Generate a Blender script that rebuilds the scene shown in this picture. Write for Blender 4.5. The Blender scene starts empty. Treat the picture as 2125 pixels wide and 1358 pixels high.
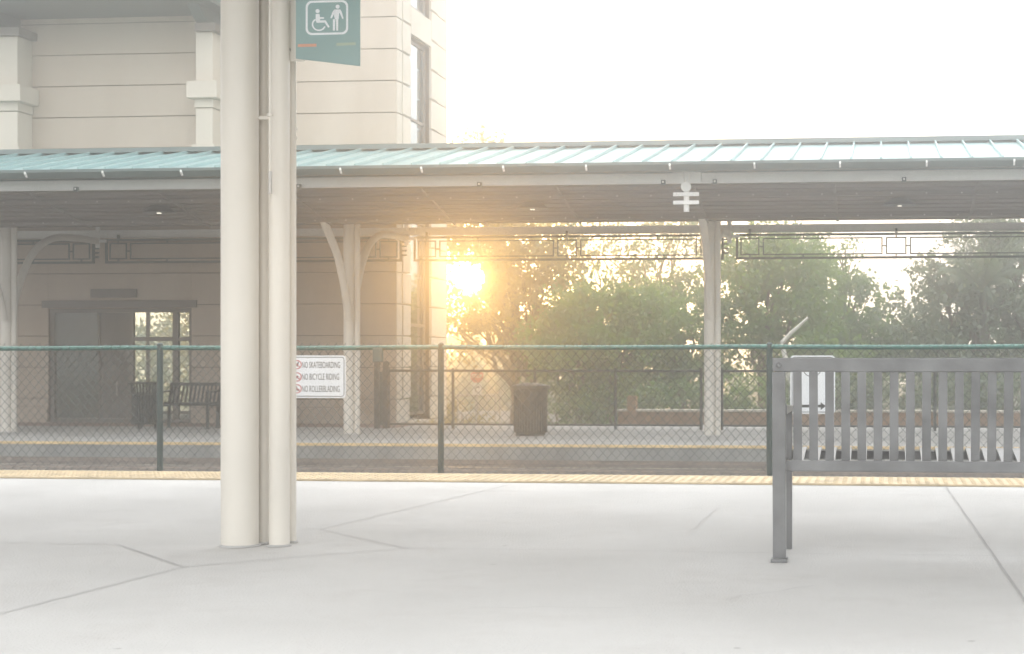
import bpy, bmesh, math, random
import numpy as np
from mathutils import Vector, Matrix, noise
random.seed(7)
S = bpy.context.scene
# ------------------------------------------------------------------ camera
FPX, CX, CY, CAMZ = 3300.0, 1480.0, 738.0, 0.86      # photo pixels (2125 x 1358)
YAW = math.radians(6.07); cs, sn = math.cos(YAW), math.sin(YAW)
cd = bpy.data.cameras.new('camera'); cam = bpy.data.objects.new('camera', cd); S.collection.objects.link(cam)
cam.location = (0, 0, CAMZ); cam.rotation_euler = (math.pi/2, 0, YAW)
cd.sensor_width = 36; cd.lens = FPX/2125*36
cd.shift_x = -(CX-1062.5)/2125; cd.shift_y = (CY-679)/2125
cd.clip_start = 0.05; cd.clip_end = 3000
S.camera = cam
# ------------------------------------------------------------------ sky, sun, exposure
SUNDIR = Vector((-sn, cs, 0)) + Vector((cs, sn, 0))*((978-CX)/FPX) + Vector((0, 0, (CY-577)/FPX))
SUNDIR.normalize()
SUN_EL = math.asin(SUNDIR.z); SUN_AZ = math.atan2(SUNDIR.x, SUNDIR.y)
CLOUD = (20.7, 21.0, 21.2, 1)
w = bpy.data.worlds.new('World'); S.world = w; w.use_nodes = True
nt = w.node_tree; bg = nt.nodes['Background']
sky = nt.nodes.new('ShaderNodeTexSky'); sky.sky_type = 'NISHITA'; sky.sun_disc = False
sky.sun_elevation = SUN_EL; sky.sun_rotation = SUN_AZ
sky.altitude = 0; sky.air_density = 0.7; sky.dust_density = 1.5; sky.ozone_density = 1.5
# thin bright cloud sheet over the sky, laid out on the sky's own directions
tcw = nt.nodes.new('ShaderNodeTexCoord'); mpw = nt.nodes.new('ShaderNodeMapping'); mpw.inputs['Scale'].default_value = (1.2, 1.2, 3.0)
nzw = nt.nodes.new('ShaderNodeTexNoise'); nzw.inputs['Scale'].default_value = 2.2; nzw.inputs['Detail'].default_value = 7
nt.links.new(tcw.outputs['Generated'], mpw.inputs[0]); nt.links.new(mpw.outputs[0], nzw.inputs['Vector'])
mrw = nt.nodes.new('ShaderNodeMapRange'); mrw.inputs[1].default_value = .35; mrw.inputs[2].default_value = .65
mrw.inputs[3].default_value = .62; mrw.inputs[4].default_value = .9; nt.links.new(nzw.outputs['Fac'], mrw.inputs[0])
mxw = nt.nodes.new('ShaderNodeMix'); mxw.data_type = 'RGBA'; mxw.inputs[7].default_value = CLOUD
nt.links.new(mrw.outputs[0], mxw.inputs[0]); nt.links.new(sky.outputs[0], mxw.inputs[6])
nt.links.new(mxw.outputs[2], bg.inputs[0]); bg.inputs[1].default_value = 0.15
sd = bpy.data.lights.new('sunlight', 'SUN'); sd.energy = 2.0; sd.angle = math.radians(0.5); sd.color = (1.0, 0.56, 0.17)
so = bpy.data.objects.new('sunlight', sd); S.collection.objects.link(so)
so.rotation_euler = SUNDIR.to_track_quat('Z', 'Y').to_euler()
S.view_settings.view_transform = 'Standard'; S.view_settings.look = 'None'
S.view_settings.exposure = 0.28; S.view_settings.gamma = 1.0
S.render.engine = 'CYCLES'
S.cycles.use_denoising = True
S.cycles.max_bounces = 8; S.cycles.diffuse_bounces = 3; S.cycles.glossy_bounces = 3
S.cycles.transmission_bounces = 4; S.cycles.transparent_max_bounces = 12; S.cycles.volume_bounces = 1
S.cycles.sample_clamp_indirect = 8.0

# ------------------------------------------------------------------ calibration helpers
def XatY(px, Y):
    t = (px-CX)/FPX
    return Y*(t*cs-sn)/(cs+t*sn)
def depth(X, Y): return -X*sn+Y*cs
def ZatY(px, py, Y):
    return CAMZ+(CY-py)/FPX*depth(XatY(px, Y), Y)
def ground(px, py, Z):
    d = FPX*(CAMZ-Z)/(py-CY); r = (px-CX)/FPX*d
    return (r*cs-d*sn, r*sn+d*cs)

# ------------------------------------------------------------------ materials
def mat(name, col, rough=0.6, var=0.12, scale=3.0, metal=0.0, bump=0.0, bscale=40, col2=None, detail=6, spec=0.5, stretch=None):
    m = bpy.data.materials.new(name); m.use_nodes = True
    n = m.node_tree.nodes; L = m.node_tree.links; p = n['Principled BSDF']
    p.inputs['Roughness'].default_value = rough; p.inputs['Metallic'].default_value = metal
    p.inputs['Specular IOR Level'].default_value = spec
    tc = n.new('ShaderNodeTexCoord'); vec = tc.outputs['Object']
    if stretch:
        mp = n.new('ShaderNodeMapping'); mp.inputs['Scale'].default_value = stretch
        L.new(vec, mp.inputs[0]); vec = mp.outputs[0]
    nz = n.new('ShaderNodeTexNoise'); nz.inputs['Scale'].default_value = scale; nz.inputs['Detail'].default_value = detail
    L.new(vec, nz.inputs['Vector'])
    mix = n.new('ShaderNodeMix'); mix.data_type = 'RGBA'
    a = [max(0, c*(1-var)) for c in col]; b = [min(1, c*(1+var)) for c in col]
    if col2: a, b = col, col2
    mix.inputs[6].default_value = (*a, 1); mix.inputs[7].default_value = (*b, 1)
    cr = n.new('ShaderNodeMapRange'); cr.inputs[1].default_value = .3; cr.inputs[2].default_value = .7
    L.new(nz.outputs['Fac'], cr.inputs[0]); L.new(cr.outputs[0], mix.inputs[0])
    L.new(mix.outputs[2], p.inputs['Base Color'])
    if bump:
        n2 = n.new('ShaderNodeTexNoise'); n2.inputs['Scale'].default_value = bscale; n2.inputs['Detail'].default_value = 4
        L.new(vec, n2.inputs['Vector'])
        bp = n.new('ShaderNodeBump'); bp.inputs['Strength'].default_value = bump; bp.inputs['Distance'].default_value = 0.01
        L.new(n2.outputs['Fac'], bp.inputs['Height']); L.new(bp.outputs[0], p.inputs['Normal'])
    return m
def glass_mat(name, tint, k=0.12, rough=0.02):
    m = bpy.data.materials.new(name); m.use_nodes = True
    n = m.node_tree.nodes; L = m.node_tree.links; n.remove(n['Principled BSDF'])
    o = n['Material Output']; t = n.new('ShaderNodeBsdfTransparent'); t.inputs[0].default_value = (*tint, 1)
    g = n.new('ShaderNodeBsdfGlossy'); g.inputs['Roughness'].default_value = rough
    f = n.new('ShaderNodeFresnel'); f.inputs[0].default_value = 1.45
    mx = n.new('ShaderNodeMixShader'); L.new(f.outputs[0], mx.inputs[0]); L.new(t.outputs[0], mx.inputs[1]); L.new(g.outputs[0], mx.inputs[2])
    L.new(mx.outputs[0], o.inputs[0]); return m
def leaf_mat(name, dark, light, trans, tmix=0.45):
    m = bpy.data.materials.new(name); m.use_nodes = True
    n = m.node_tree.nodes; L = m.node_tree.links; n.remove(n['Principled BSDF']); o = n['Material Output']
    tc = n.new('ShaderNodeTexCoord'); nz = n.new('ShaderNodeTexNoise'); nz.inputs['Scale'].default_value = 1.9; nz.inputs['Detail'].default_value = 3
    L.new(tc.outputs['Object'], nz.inputs['Vector'])
    cr = n.new('ShaderNodeMapRange'); cr.inputs[1].default_value = .32; cr.inputs[2].default_value = .68; L.new(nz.outputs['Fac'], cr.inputs[0])
    mx = n.new('ShaderNodeMix'); mx.data_type = 'RGBA'; mx.inputs[6].default_value = (*dark, 1); mx.inputs[7].default_value = (*light, 1)
    L.new(cr.outputs[0], mx.inputs[0])
    d = n.new('ShaderNodeBsdfDiffuse'); L.new(mx.outputs[2], d.inputs[0])
    t = n.new('ShaderNodeBsdfTranslucent'); t.inputs[0].default_value = (*trans, 1)
    g = n.new('ShaderNodeBsdfGlossy'); g.inputs['Roughness'].default_value = .45; g.inputs[0].default_value = (.9, .9, .9, 1)
    m1 = n.new('ShaderNodeMixShader'); m1.inputs[0].default_value = tmix
    L.new(d.outputs[0], m1.inputs[1]); L.new(t.outputs[0], m1.inputs[2])
    m2 = n.new('ShaderNodeMixShader'); m2.inputs[0].default_value = .06
    L.new(m1.outputs[0], m2.inputs[1]); L.new(g.outputs[0], m2.inputs[2]); L.new(m2.outputs[0], o.inputs[0]); return m
def emit_mat(name, col, st, clear=False):
    m = bpy.data.materials.new(name); m.use_nodes = True
    n = m.node_tree.nodes; L = m.node_tree.links; n.remove(n['Principled BSDF']); e = n.new('ShaderNodeEmission')
    e.inputs[0].default_value = (*col, 1); e.inputs[1].default_value = st; out = e.outputs[0]
    if clear:      # a glowing gas ball: light passes through it
        t = n.new('ShaderNodeBsdfTransparent'); a = n.new('ShaderNodeAddShader'); L.new(out, a.inputs[0]); L.new(t.outputs[0], a.inputs[1]); out = a.outputs[0]
    L.new(out, n['Material Output'].inputs[0]); return m

def concrete_mat():
    m = mat('platform_concrete', (.50, .49, .47), .8, scale=1.1, col2=(.61, .60, .58), bump=.5, bscale=90)
    n = m.node_tree.nodes; L = m.node_tree.links; p = n['Principled BSDF']
    base = p.inputs['Base Color'].links[0].from_socket
    tc = n.new('ShaderNodeTexCoord')
    # fine speckle pits and broad grimy stains
    v = n.new('ShaderNodeTexVoronoi'); v.inputs['Scale'].default_value = 3.2; L.new(tc.outputs['Object'], v.inputs['Vector'])
    lt = n.new('ShaderNodeMath'); lt.operation = 'LESS_THAN'; lt.inputs[1].default_value = .04; L.new(v.outputs['Distance'], lt.inputs[0])
    n3 = n.new('ShaderNodeTexNoise'); n3.inputs['Scale'].default_value = 2.2; n3.inputs['Detail'].default_value = 10; n3.inputs['Roughness'].default_value = .7
    L.new(tc.outputs['Object'], n3.inputs['Vector'])
    gt = n.new('ShaderNodeMapRange'); gt.inputs[1].default_value = .5; gt.inputs[2].default_value = .75; L.new(n3.outputs['Fac'], gt.inputs[0])
    sc_ = n.new('ShaderNodeMath'); sc_.operation = 'MULTIPLY'; sc_.inputs[1].default_value = .5; L.new(gt.outputs[0], sc_.inputs[0])
    mx = n.new('ShaderNodeMix'); mx.data_type = 'RGBA'; mx.inputs[7].default_value = (.40, .38, .355, 1)
    L.new(base, mx.inputs[6]); L.new(sc_.outputs[0], mx.inputs[0])
    ml = n.new('ShaderNodeMath'); ml.operation = 'MULTIPLY'; ml.inputs[1].default_value = .45; L.new(lt.outputs[0], ml.inputs[0])
    m2 = n.new('ShaderNodeMix'); m2.data_type = 'RGBA'; m2.inputs[7].default_value = (.2, .19, .18, 1)
    L.new(mx.outputs[2], m2.inputs[6]); L.new(ml.outputs[0], m2.inputs[0]); L.new(m2.outputs[2], p.inputs['Base Color'])
    return m
M = dict(
 concrete=concrete_mat(),
 joint=mat('joint_filler', (.43, .42, .41), .9),
 crack=mat('crack_line', (.42, .41, .40), .9),
 yellow=mat('tactile_yellow', (.60, .48, .31), .7, .22, 5),
 edge_yellow=mat('edge_paint', (.64, .47, .24), .7, .2, 4),
 farcon=mat('far_concrete', (.55, .54, .52), .8, .12, 1.5, bump=.2),
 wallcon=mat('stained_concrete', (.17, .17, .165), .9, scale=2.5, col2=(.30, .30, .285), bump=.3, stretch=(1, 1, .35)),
 paver=mat('brick_pavers', (.30, .20, .16), .85, .2, 5),
 ballast=mat('ballast', (.07, .068, .065), .95, scale=18, col2=(.17, .165, .155), bump=1, bscale=22),
 grass=mat('rough_grass', (.05, .07, .025), .95, scale=3, col2=(.12, .12, .06), bump=.6, bscale=30),
 asphalt=mat('asphalt', (.10, .10, .10), .9, .2, 5, bump=.3),
 steel=mat('rail_steel', (.55, .50, .46), .18, .2, 8, metal=.9),
 sleeper=mat('sleeper', (.14, .13, .12), .9, .25, 6),
 white=mat('cream_paint', (.68, .64, .57), .38, .10, 2.2, bump=.15, bscale=9, stretch=(1, 1, .35)),
 whitef=mat('white_beam_paint', (.85, .85, .82), .45, .07, 1.2),
 roof=mat('teal_metal_roof', (.30, .44, .44), .34, .10, .6, metal=.25),
 gutter=mat('green_gutter', (.055, .085, .08), .4, .12, .8),
 deck=mat('ceiling_deck', (.16, .135, .115), .6, .2, 1.2, stretch=(.3, 1, 1)),
 green=mat('dark_green_metal', (.05, .075, .068), .45, .15, 3),
 greenrail=mat('green_pipe', (.08, .19, .16), .36, .25, 3),
 wire=mat('green_wire', (.035, .05, .048), .5, .15, 5),
 black=mat('black_metal', (.035, .038, .038), .45, .2, 4),
 bench=mat('hazed_bench_grey', (.17, .17, .17), .3, .28, 7, bump=.1, spec=.6),  # dark paint lifted to grey: white haze over the bench put into its colour
 bin=mat('bin_coating', (.022, .026, .026), .4, .15, 4),
 stone=mat('beige_cladding', (.455, .375, .30), .75, .10, 1.3, col2=(.53, .45, .37), stretch=(1.4, 1, .3), bump=.25, bscale=60),
 stone2=mat('pale_trim', (.60, .54, .46), .75, .06, 1.2, bump=.2, bscale=50),
 groove=mat('groove_shadow_gap', (.22, .16, .12), .9),
 frame=mat('bronze_frame', (.16, .14, .12), .4, .1, 3),
 glass=glass_mat('clear_glass', (.92, .95, .94)),
 glassr=mat('reflective_glass', (.30, .36, .38), .04, .1, .5, metal=.85),
 dark=mat('interior', (.16, .15, .14), .8, .15, 2),
 sign=mat('sign_white', (.74, .76, .77), .4, .03, 5),
 signblack=mat('sign_ink', (.06, .06, .06), .5),
 red=mat('sign_red', (.55, .07, .06), .5, .1, 5),
 teal=mat('hazed_sign_teal', (.22, .33, .32), .4, .08, 3),  # teal paled so the colour itself carries part of a white veil
 orange=mat('sign_orange', (.62, .32, .22), .5),
 ochre=mat('sign_ochre', (.34, .40, .30), .5),
 brick=mat('brown_wall', (.30, .17, .10), .9, .25, 6, bump=.4),
 bark=mat('bark', (.16, .11, .07), .9, .3, 8, bump=.6, stretch=(1, 1, .3)),
 galvbark=mat('grey_palm_bark', (.12, .115, .10), .9, .2, 8, stretch=(1, 1, 4)),
 palebark=mat('pale_dead_wood', (.60, .57, .52), .8, .15, 8),
 galv=mat('galvanised_pipe', (.45, .43, .40), .4, .15, 6, metal=.4),
 lamp=emit_mat('lamp_glow', (1, .93, .8), 1.2),
 sun=emit_mat('sun_surface', (1.0, .93, .75), 60.0, True),
 leafg=leaf_mat('green_leaves', (.04, .08, .025), (.14, .23, .05), (.34, .50, .08)),
 leafd=leaf_mat('dark_leaves', (.025, .055, .025), (.11, .19, .055), (.24, .40, .08), .45),
 leafy=leaf_mat('golden_leaves', (.08, .08, .025), (.20, .18, .05), (.55, .42, .08), .5),
 leafb=leaf_mat('bluish_leaves', (.06, .09, .06), (.17, .21, .14), (.28, .36, .17), .4),
)

# ------------------------------------------------------------------ mesh builder
class MB:
    def __init__(s): s.v = []; s.f = []
    def add(s, vs, fs):
        o = len(s.v); s.v += [tuple(v) for v in vs]; s.f += [tuple(i+o for i in f) for f in fs]; return s
    def box(s, x0, x1, y0, y1, z0, z1, rot=None, c=None):
        vs = [(x, y, z) for z in (z0, z1) for y in (y0, y1) for x in (x0, x1)]
        if rot is not None:
            c = Vector(c or ((x0+x1)/2, (y0+y1)/2, (z0+z1)/2)); vs = [rot @ (Vector(v)-c)+c for v in vs]
        return s.add(vs, [(0, 2, 3, 1), (4, 5, 7, 6), (0, 1, 5, 4), (2, 6, 7, 3), (0, 4, 6, 2), (1, 3, 7, 5)])
    def tube(s, pts, r, n=12, caps=True):
        pts = [Vector(p) for p in pts]; rs = r if isinstance(r, (list, tuple)) else [r]*len(pts)
        vs = []; fs = []; up = None
        for i, p in enumerate(pts):
            a = pts[max(i-1, 0)]; b = pts[min(i+1, len(pts)-1)]; t = (b-a).normalized()
            if up is None:
                up = Vector((0, 0, 1)) if abs(t.z) < .9 else Vector((1, 0, 0))
            u = (up-t*up.dot(t)).normalized(); up = u; q = t.cross(u)
            for k in range(n):
                g = 2*math.pi*k/n; vs.append(p+(u*math.cos(g)+q*math.sin(g))*rs[i])
        for i in range(len(pts)-1):
            for k in range(n):
                a = i*n+k; b = i*n+(k+1) % n; fs.append((a, b, b+n, a+n))
        if caps: fs += [tuple(range(n-1, -1, -1)), tuple((len(pts)-1)*n+k for k in range(n))]
        return s.add(vs, fs)
    def poly(s, pts, d):            # planar polygon extruded by vector d
        n = len(pts); pts = [Vector(p) for p in pts]; d = Vector(d)
        return s.add(pts+[p+d for p in pts], [tuple(range(n-1, -1, -1)), tuple(range(n, 2*n))]+[(i, (i+1) % n, (i+1) % n+n, i+n) for i in range(n)])
    def build(s, name, m, parent=None, smooth=False, bevel=0):
        me = bpy.data.meshes.new(name); me.from_pydata(s.v, [], s.f); me.update()
        o = bpy.data.objects.new(name, me); S.collection.objects.link(o)
        if isinstance(m, (list, tuple)):
            for x in m: me.materials.append(x)
        else: me.materials.append(m)
        bm = bmesh.new(); bm.from_mesh(me); bmesh.ops.recalc_face_normals(bm, faces=bm.faces); bm.to_mesh(me); bm.free()
        if smooth:
            for p in me.polygons: p.use_smooth = len(p.vertices) == 4
            me.set_sharp_from_angle(angle=math.radians(40))
        if bevel:
            b = o.modifiers.new('bevel', 'BEVEL'); b.width = bevel; b.segments = 2; b.limit_method = 'ANGLE'
        if parent is not None:
            o.parent = parent; o.matrix_parent_inverse = Matrix.Translation(-Vector(parent.location))
        return o
def thing(name, label, cat, loc=(0, 0, 0), group=None):
    o = bpy.data.objects.new(name, None); S.collection.objects.link(o); o.location = loc; o.empty_display_size = .2
    o['label'] = label; o['category'] = cat
    if group: o['group'] = group
    return o
def tag(o, label, cat, group=None):
    o['label'] = label; o['category'] = cat
    if group: o['group'] = group
    return o
def struct(o, kind='structure'): o['kind'] = kind; return o
def rrect(w_, h_, r, n=6):
    pts = []
    for cx, cy, a0 in ((w_/2-r, h_/2-r, 0), (-w_/2+r, h_/2-r, 90), (-w_/2+r, -h_/2+r, 180), (w_/2-r, -h_/2+r, 270)):
        for k in range(n+1):
            a = math.radians(a0+90*k/n); pts.append((cx+r*math.cos(a), cy+r*math.sin(a)))
    return pts
def ring(outer, inner, map_, th):
    """flat ring between two outlines with the same count, as a thin solid"""
    n = len(outer); mb = MB()
    vs = [map_(u, v, 0) for u, v in outer]+[map_(u, v, 0) for u, v in inner]+[map_(u, v, th) for u, v in outer]+[map_(u, v, th) for u, v in inner]
    fs = []
    for i in range(n):
        j = (i+1) % n
        fs += [(i, j, n+j, n+i), (2*n+i, 3*n+i, 3*n+j, 2*n+j), (i, 2*n+i, 2*n+j, j), (n+i, n+j, 3*n+j, 3*n+i)]
    return mb.add(vs, fs)
def text_into(mb, s, map_, u0, v0, height, width=None, th=.001, bold=0.0):
    cu = bpy.data.curves.new('t', 'FONT'); cu.body = s; cu.size = 1; cu.resolution_u = 3; cu.offset = bold
    o = bpy.data.objects.new('t', cu); S.collection.objects.link(o)
    me = bpy.data.meshes.new_from_object(o.evaluated_get(bpy.context.evaluated_depsgraph_get()))
    xs = [v.co.x for v in me.vertices]; ys = [v.co.y for v in me.vertices]
    x0, x1, y0, y1 = min(xs), max(xs), min(ys), max(ys); ky = height/(y1-y0); kx = (width/(x1-x0)) if width else ky
    mb.add([map_(u0+(v.co.x-x0)*kx, v0+(v.co.y-y0)*ky, th) for v in me.vertices], [tuple(p.vertices) for p in me.polygons])
    bpy.data.objects.remove(o); bpy.data.curves.remove(cu); bpy.data.meshes.remove(me)
def disc(u, v, r, n=24, ru=None): return [(u+(ru or r)*math.cos(2*math.pi*k/n), v+r*math.sin(2*math.pi*k/n)) for k in range(n)]
def flat(mb, pts, map_, a, b):
    pts = [map_(u, v, a) for u, v in pts]; d = Vector(map_(0, 0, b))-Vector(map_(0, 0, a)); return mb.poly(pts, d)

# ------------------------------------------------------------------ levels
YE = 11.12            # edge of the near platform
ZF = -.42             # far platform level
YF = 22.35            # edge of the far platform
ZB = -.74             # ballast
# ground sheet (one heightfield to the edge of the haze)
def gz(y): 
    t = min(1, max(0, (y-29.5)/14)); t = t*t*(3-2*t)
    return ZB-.03-1.05*t
xs = np.linspace(-110, 90, 41); ys = np.concatenate([np.linspace(-60, 28, 12), np.linspace(29.5, 44, 16), np.linspace(48, 140, 10)])
g = MB(); nx = len(xs)
for y in ys:
    for x in xs: g.v.append((x, y, gz(y)+(0 if y < 45 else .25*noise.noise(Vector((x*.05, y*.05, 0))))))
for j in range(len(ys)-1):
    for i in range(nx-1): g.f.append((j*nx+i, j*nx+i+1, (j+1)*nx+i+1, (j+1)*nx+i))
struct(g.build('ground', M['grass']))
# ballast bed: bumpy sheet of stone
bx = np.arange(-22, 9, .12); by = np.arange(YE-.1, YF+.1, .12)
X, Y = np.meshgrid(bx, by); rng = np.random.default_rng(3); Zb = ZB+rng.uniform(-.02, .02, X.shape)
b = MB(); b.v = list(map(tuple, np.stack([X, Y, Zb], -1).reshape(-1, 3))); nx = len(bx)
b.f = [(j*nx+i, j*nx+i+1, (j+1)*nx+i+1, (j+1)*nx+i) for j in range(len(by)-1) for i in range(nx-1)]
struct(b.build('ballast', M['ballast']))
# near platform
nz_ = 'platform'
p = MB().box(-24, 10, -8, YE, -1.2, 0).build(nz_, M['concrete']); struct(p)
def joint(pts, wd=.007, z=.004):
    mb = MB()
    for (a, c) in zip(pts[:-1], pts[1:]):
        a = Vector((*a, z)); c = Vector((*c, z)); d = (c-a).normalized(); q = Vector((-d.y, d.x, 0))*wd/2
        n = max(1, int((c-a).length/.25)); prev = None
        for k in range(n+1):
            pt = a.lerp(c, k/n)+Vector((random.uniform(-1, 1), random.uniform(-1, 1), 0))*.0012
            if prev is not None: mb.add([prev-q, pt-q, pt+q, prev+q], [(0, 1, 2, 3)])
            prev = pt
    return mb
G = lambda px, py: ground(px, py, 0)
jm = MB()
for pts, wd in (([(-24, 9.86), (10, 9.86)], .007),
            ([G(1060, 1006), G(665, 1100), G(840, 1139), G(2125, 1156), (9, G(2125, 1156)[1]+.1)], .009),
            ([G(840, 1139), G(620, 1157), G(380, 1178), G(245, 1131), G(-300, 1124)], .010),
            ([G(380, 1178), G(0, 1275), G(-200, 1330)], .009),
            ([G(1963, 1011), G(2050, 1135), G(2300, 1500)], .010),
            ([G(665, 1100), G(560, 1101)], .007),
            ([G(-40, 1023), G(120, 1008)], .008)):
    q = joint(pts, wd*.75); jm.add(q.v, q.f)
crk = MB(); rc = random.Random(4)
for (ax, ay), (bx_, by_), in ((G(1700, 1215), G(1500, 1245)), (G(1430, 1105), G(1482, 1058)), (G(980, 1262), G(1290, 1262)), (G(1900, 1090), G(2080, 1070))):
    pts = [(ax+(bx_-ax)*k/9+rc.uniform(-.02, .02), ay+(by_-ay)*k/9+rc.uniform(-.03, .03)) for k in range(10)]
    q = joint(pts, .0035); crk.add(q.v, q.f)
crk.build('hairline_cracks', M['crack'], p)['kind'] = 'stuff'
jo = jm.build('expansion_joint', M['joint'], p)
# tactile strip with truncated domes
YT = 10.53
tp = MB().box(-24, 10, YT, YE+.01, .002, .014)
xs_ = np.arange(-13, 6, .061); ys_ = np.arange(YT+.035, YE-.01, .061)
for iy, yy in enumerate(ys_):
    for xx in xs_:
        r1, r2 = .018, .011; vs = []
        for r, z in ((r1, .014), (r2, .021)):
            for k in range(6):
                a = k*math.pi/3; vs.append((xx+r*math.cos(a), yy+r*math.sin(a), z))
        tp.add(vs, [tuple(range(6, 12))]+[(k, (k+1) % 6, (k+1) % 6+6, k+6) for k in range(6)])
struct(tp.build('tactile_strip', M['yellow']))
# far platform
fp = MB().box(-26, 10, YF, 29.2, -1.3, ZF).build('platform', M['farcon']); struct(fp)
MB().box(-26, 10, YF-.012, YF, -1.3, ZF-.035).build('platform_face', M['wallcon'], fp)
MB().box(-26, 10, YF-.02, YF+.10, ZF-.03, ZF+.006).build('edge_line', M['edge_yellow'], fp)
MB().box(-26, XatY(845, 28), 27.45, 28.79, ZF+.001, ZF+.006).build('paver_strip', M['paver'], fp)
jq = MB()
for x in np.arange(-24, 9, 3.05): jq.box(x-.006, x+.006, YF+.2, 27.4, ZF+.001, ZF+.005)
jq.box(-26, 10, 24.2, 24.215, ZF+.001, ZF+.0045)
jq.build('expansion_joint', M['joint'], fp)
# tracks
def track(y0, label):
    t = struct(bpy.data.objects.new('railway_track', None)); S.collection.objects.link(t); t.location = (0, y0, ZB)
    for dy in (-.7175, .7175):
        prof = [(-.07, 0), (.07, 0), (.07, .015), (.012, .03), (.012, .10), (.036, .115), (.036, .145), (-.036, .145), (-.036, .115), (-.012, .10), (-.012, .03), (-.07, .015)]
        MB().poly([(-24, y0+dy+a, ZB+.02+z) for a, z in prof], (33, 0, 0)).build('rail', M['steel'], t)
    sl = MB()
    for x in np.arange(-23.5, 8.6, .6): sl.box(x-.12, x+.12, y0-1.25, y0+1.25, ZB-.12, ZB+.022)
    o = sl.build('sleepers', M['sleeper'], t); o['kind'] = 'stuff'
track(20.72, ''); track(12.75-.0, '')

# ------------------------------------------------------------------ chain link fence between the tracks
FY = 14.0; ZT = .935
fx0, fx1 = -10.6, 5.5
fence = thing('chain_link_fence', 'green chain link fence with a green top pipe running between the two railway tracks', 'fence', (-3, FY, ZB))
# sagging top rail
tr = []
for x in np.linspace(fx0, fx1, 40): tr.append((x, FY, ZT-.012*abs(math.sin((x+3.96)/2.8*math.pi))*.6+.0035*(x+4)*.3))
MB().tube(tr, .021, 10).build('top_rail', M['greenrail'], fence, True)
P = .0815
def mesh_diag(x0, x1, Y, z0, z1, p, h, r):
    """two families of wires, each a zigzag hooked into its neighbours"""
    mb = MB(); n = int((x1-x0)/(p/2))+1; rows = int((z1-z0)/(h/2))
    for i in range(n):
        pts = []
        for k in range(rows+1):
            x = x0+i*p/2+(p/4 if (k+i) % 2 else -p/4)*.99
            wob = .0012*math.sin(i*1.7+k*.35)+.004*math.sin(x*3.1)
            pts.append(Vector((x+wob, Y+(.003 if k % 2 else -.003), z1-k*h/2+.003*math.sin(x*2.3+k))))
        pts[0] = pts[0]+Vector((random.uniform(-.01, .01), 0, random.uniform(-.004, .012)))
        vs = []; fs = []
        for q in pts:
            for a in range(3): vs.append(q+Vector((math.cos(a*2.094+.5)*r, math.sin(a*2.094+.5)*r, 0)))
        for k in range(len(pts)-1):
            for a in range(3): fs.append((k*3+a, k*3+(a+1) % 3, (k+1)*3+(a+1) % 3, (k+1)*3+a))
        mb.add(vs, fs)
    return mb
mesh_diag(fx0, fx1, FY-.028, ZB+.03, ZT+.026, P, .088, .0030).build('wire_mesh', M['wire'], fence)
px_posts = [XatY(332, FY), XatY(915, FY), XatY(1597, FY)]
px_posts = [px_posts[0]-2.8]+px_posts+[px_posts[2]+2.85, px_posts[2]+5.7]
for x in px_posts:
    MB().tube([(x, FY, ZB-.1), (x, FY, ZT-.012), (x, FY, ZT+.03), (x, FY, ZT+.042)], [.028, .028, .026, .012], 12).build('post', M['green'], fence, True)
MB().tube([(fx0, FY-.028, ZB+.1), (fx1, FY-.028, ZB+.1)], .003, 6).build('tension_wire', M['wire'], fence)
xb = XatY(787, FY)
tag(MB().box(xb-.045, xb+.045, FY-.05, FY-.022, .80, .925).build('junction_box', M['gutter'], None, bevel=.004), 'small grey box hanging under the fence top pipe', 'box')

def fence_sign(px0, px1, py0, py1, name, label):
    xa, xc = XatY(px0, FY-.05), XatY(px1, FY-.05); za, zc = ZatY(px0, py0, FY-.05), ZatY(px0, py1, FY-.05)
    w_, h_ = xc-xa, za-zc; cx_, cz_ = (xa+xc)/2, (za+zc)/2
    t = thing(name, label, 'sign', (cx_, FY-.05, zc)); mp = lambda u, v, d: (cx_+u, FY-.05-d, cz_+v)
    flat(MB(), rrect(w_, h_, .03), mp, -.003, 0).build('panel', M['sign'], t)
    o1 = rrect(w_-.026, h_-.026, .026); o2 = rrect(w_-.026-.012, h_-.026-.012, .02)
    ring(o1, o2, mp, .001).build('border', M['signblack'], t)
    sc2 = rrect(w_, h_, .03); 
    bo = MB()
    for u in (-w_/2+.0, ): pass
    return t, mp, w_, h_
t, mp, W_, H_ = fence_sign(560, 717.5, 738, 826, 'rules_sign', 'white metal sign listing no skateboarding, bicycle riding or rollerblading')
lt = MB()
u0 = -W_/2+ (627-560)/157.5*W_
for s, yy, ww in (('NO SKATEBOARDING', 764, 79), ('NO BICYCLE RIDING', 788.5, 77), ('NO ROLLERBLADING', 813.5, 78)):
    v0 = H_/2-(yy-738)/88*H_
    lt = MB(); text_into(lt, s, mp, u0, v0, 13/88*H_, ww/157.5*W_, .0012, .0); lt.build('lettering', M['signblack'], t)
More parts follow.
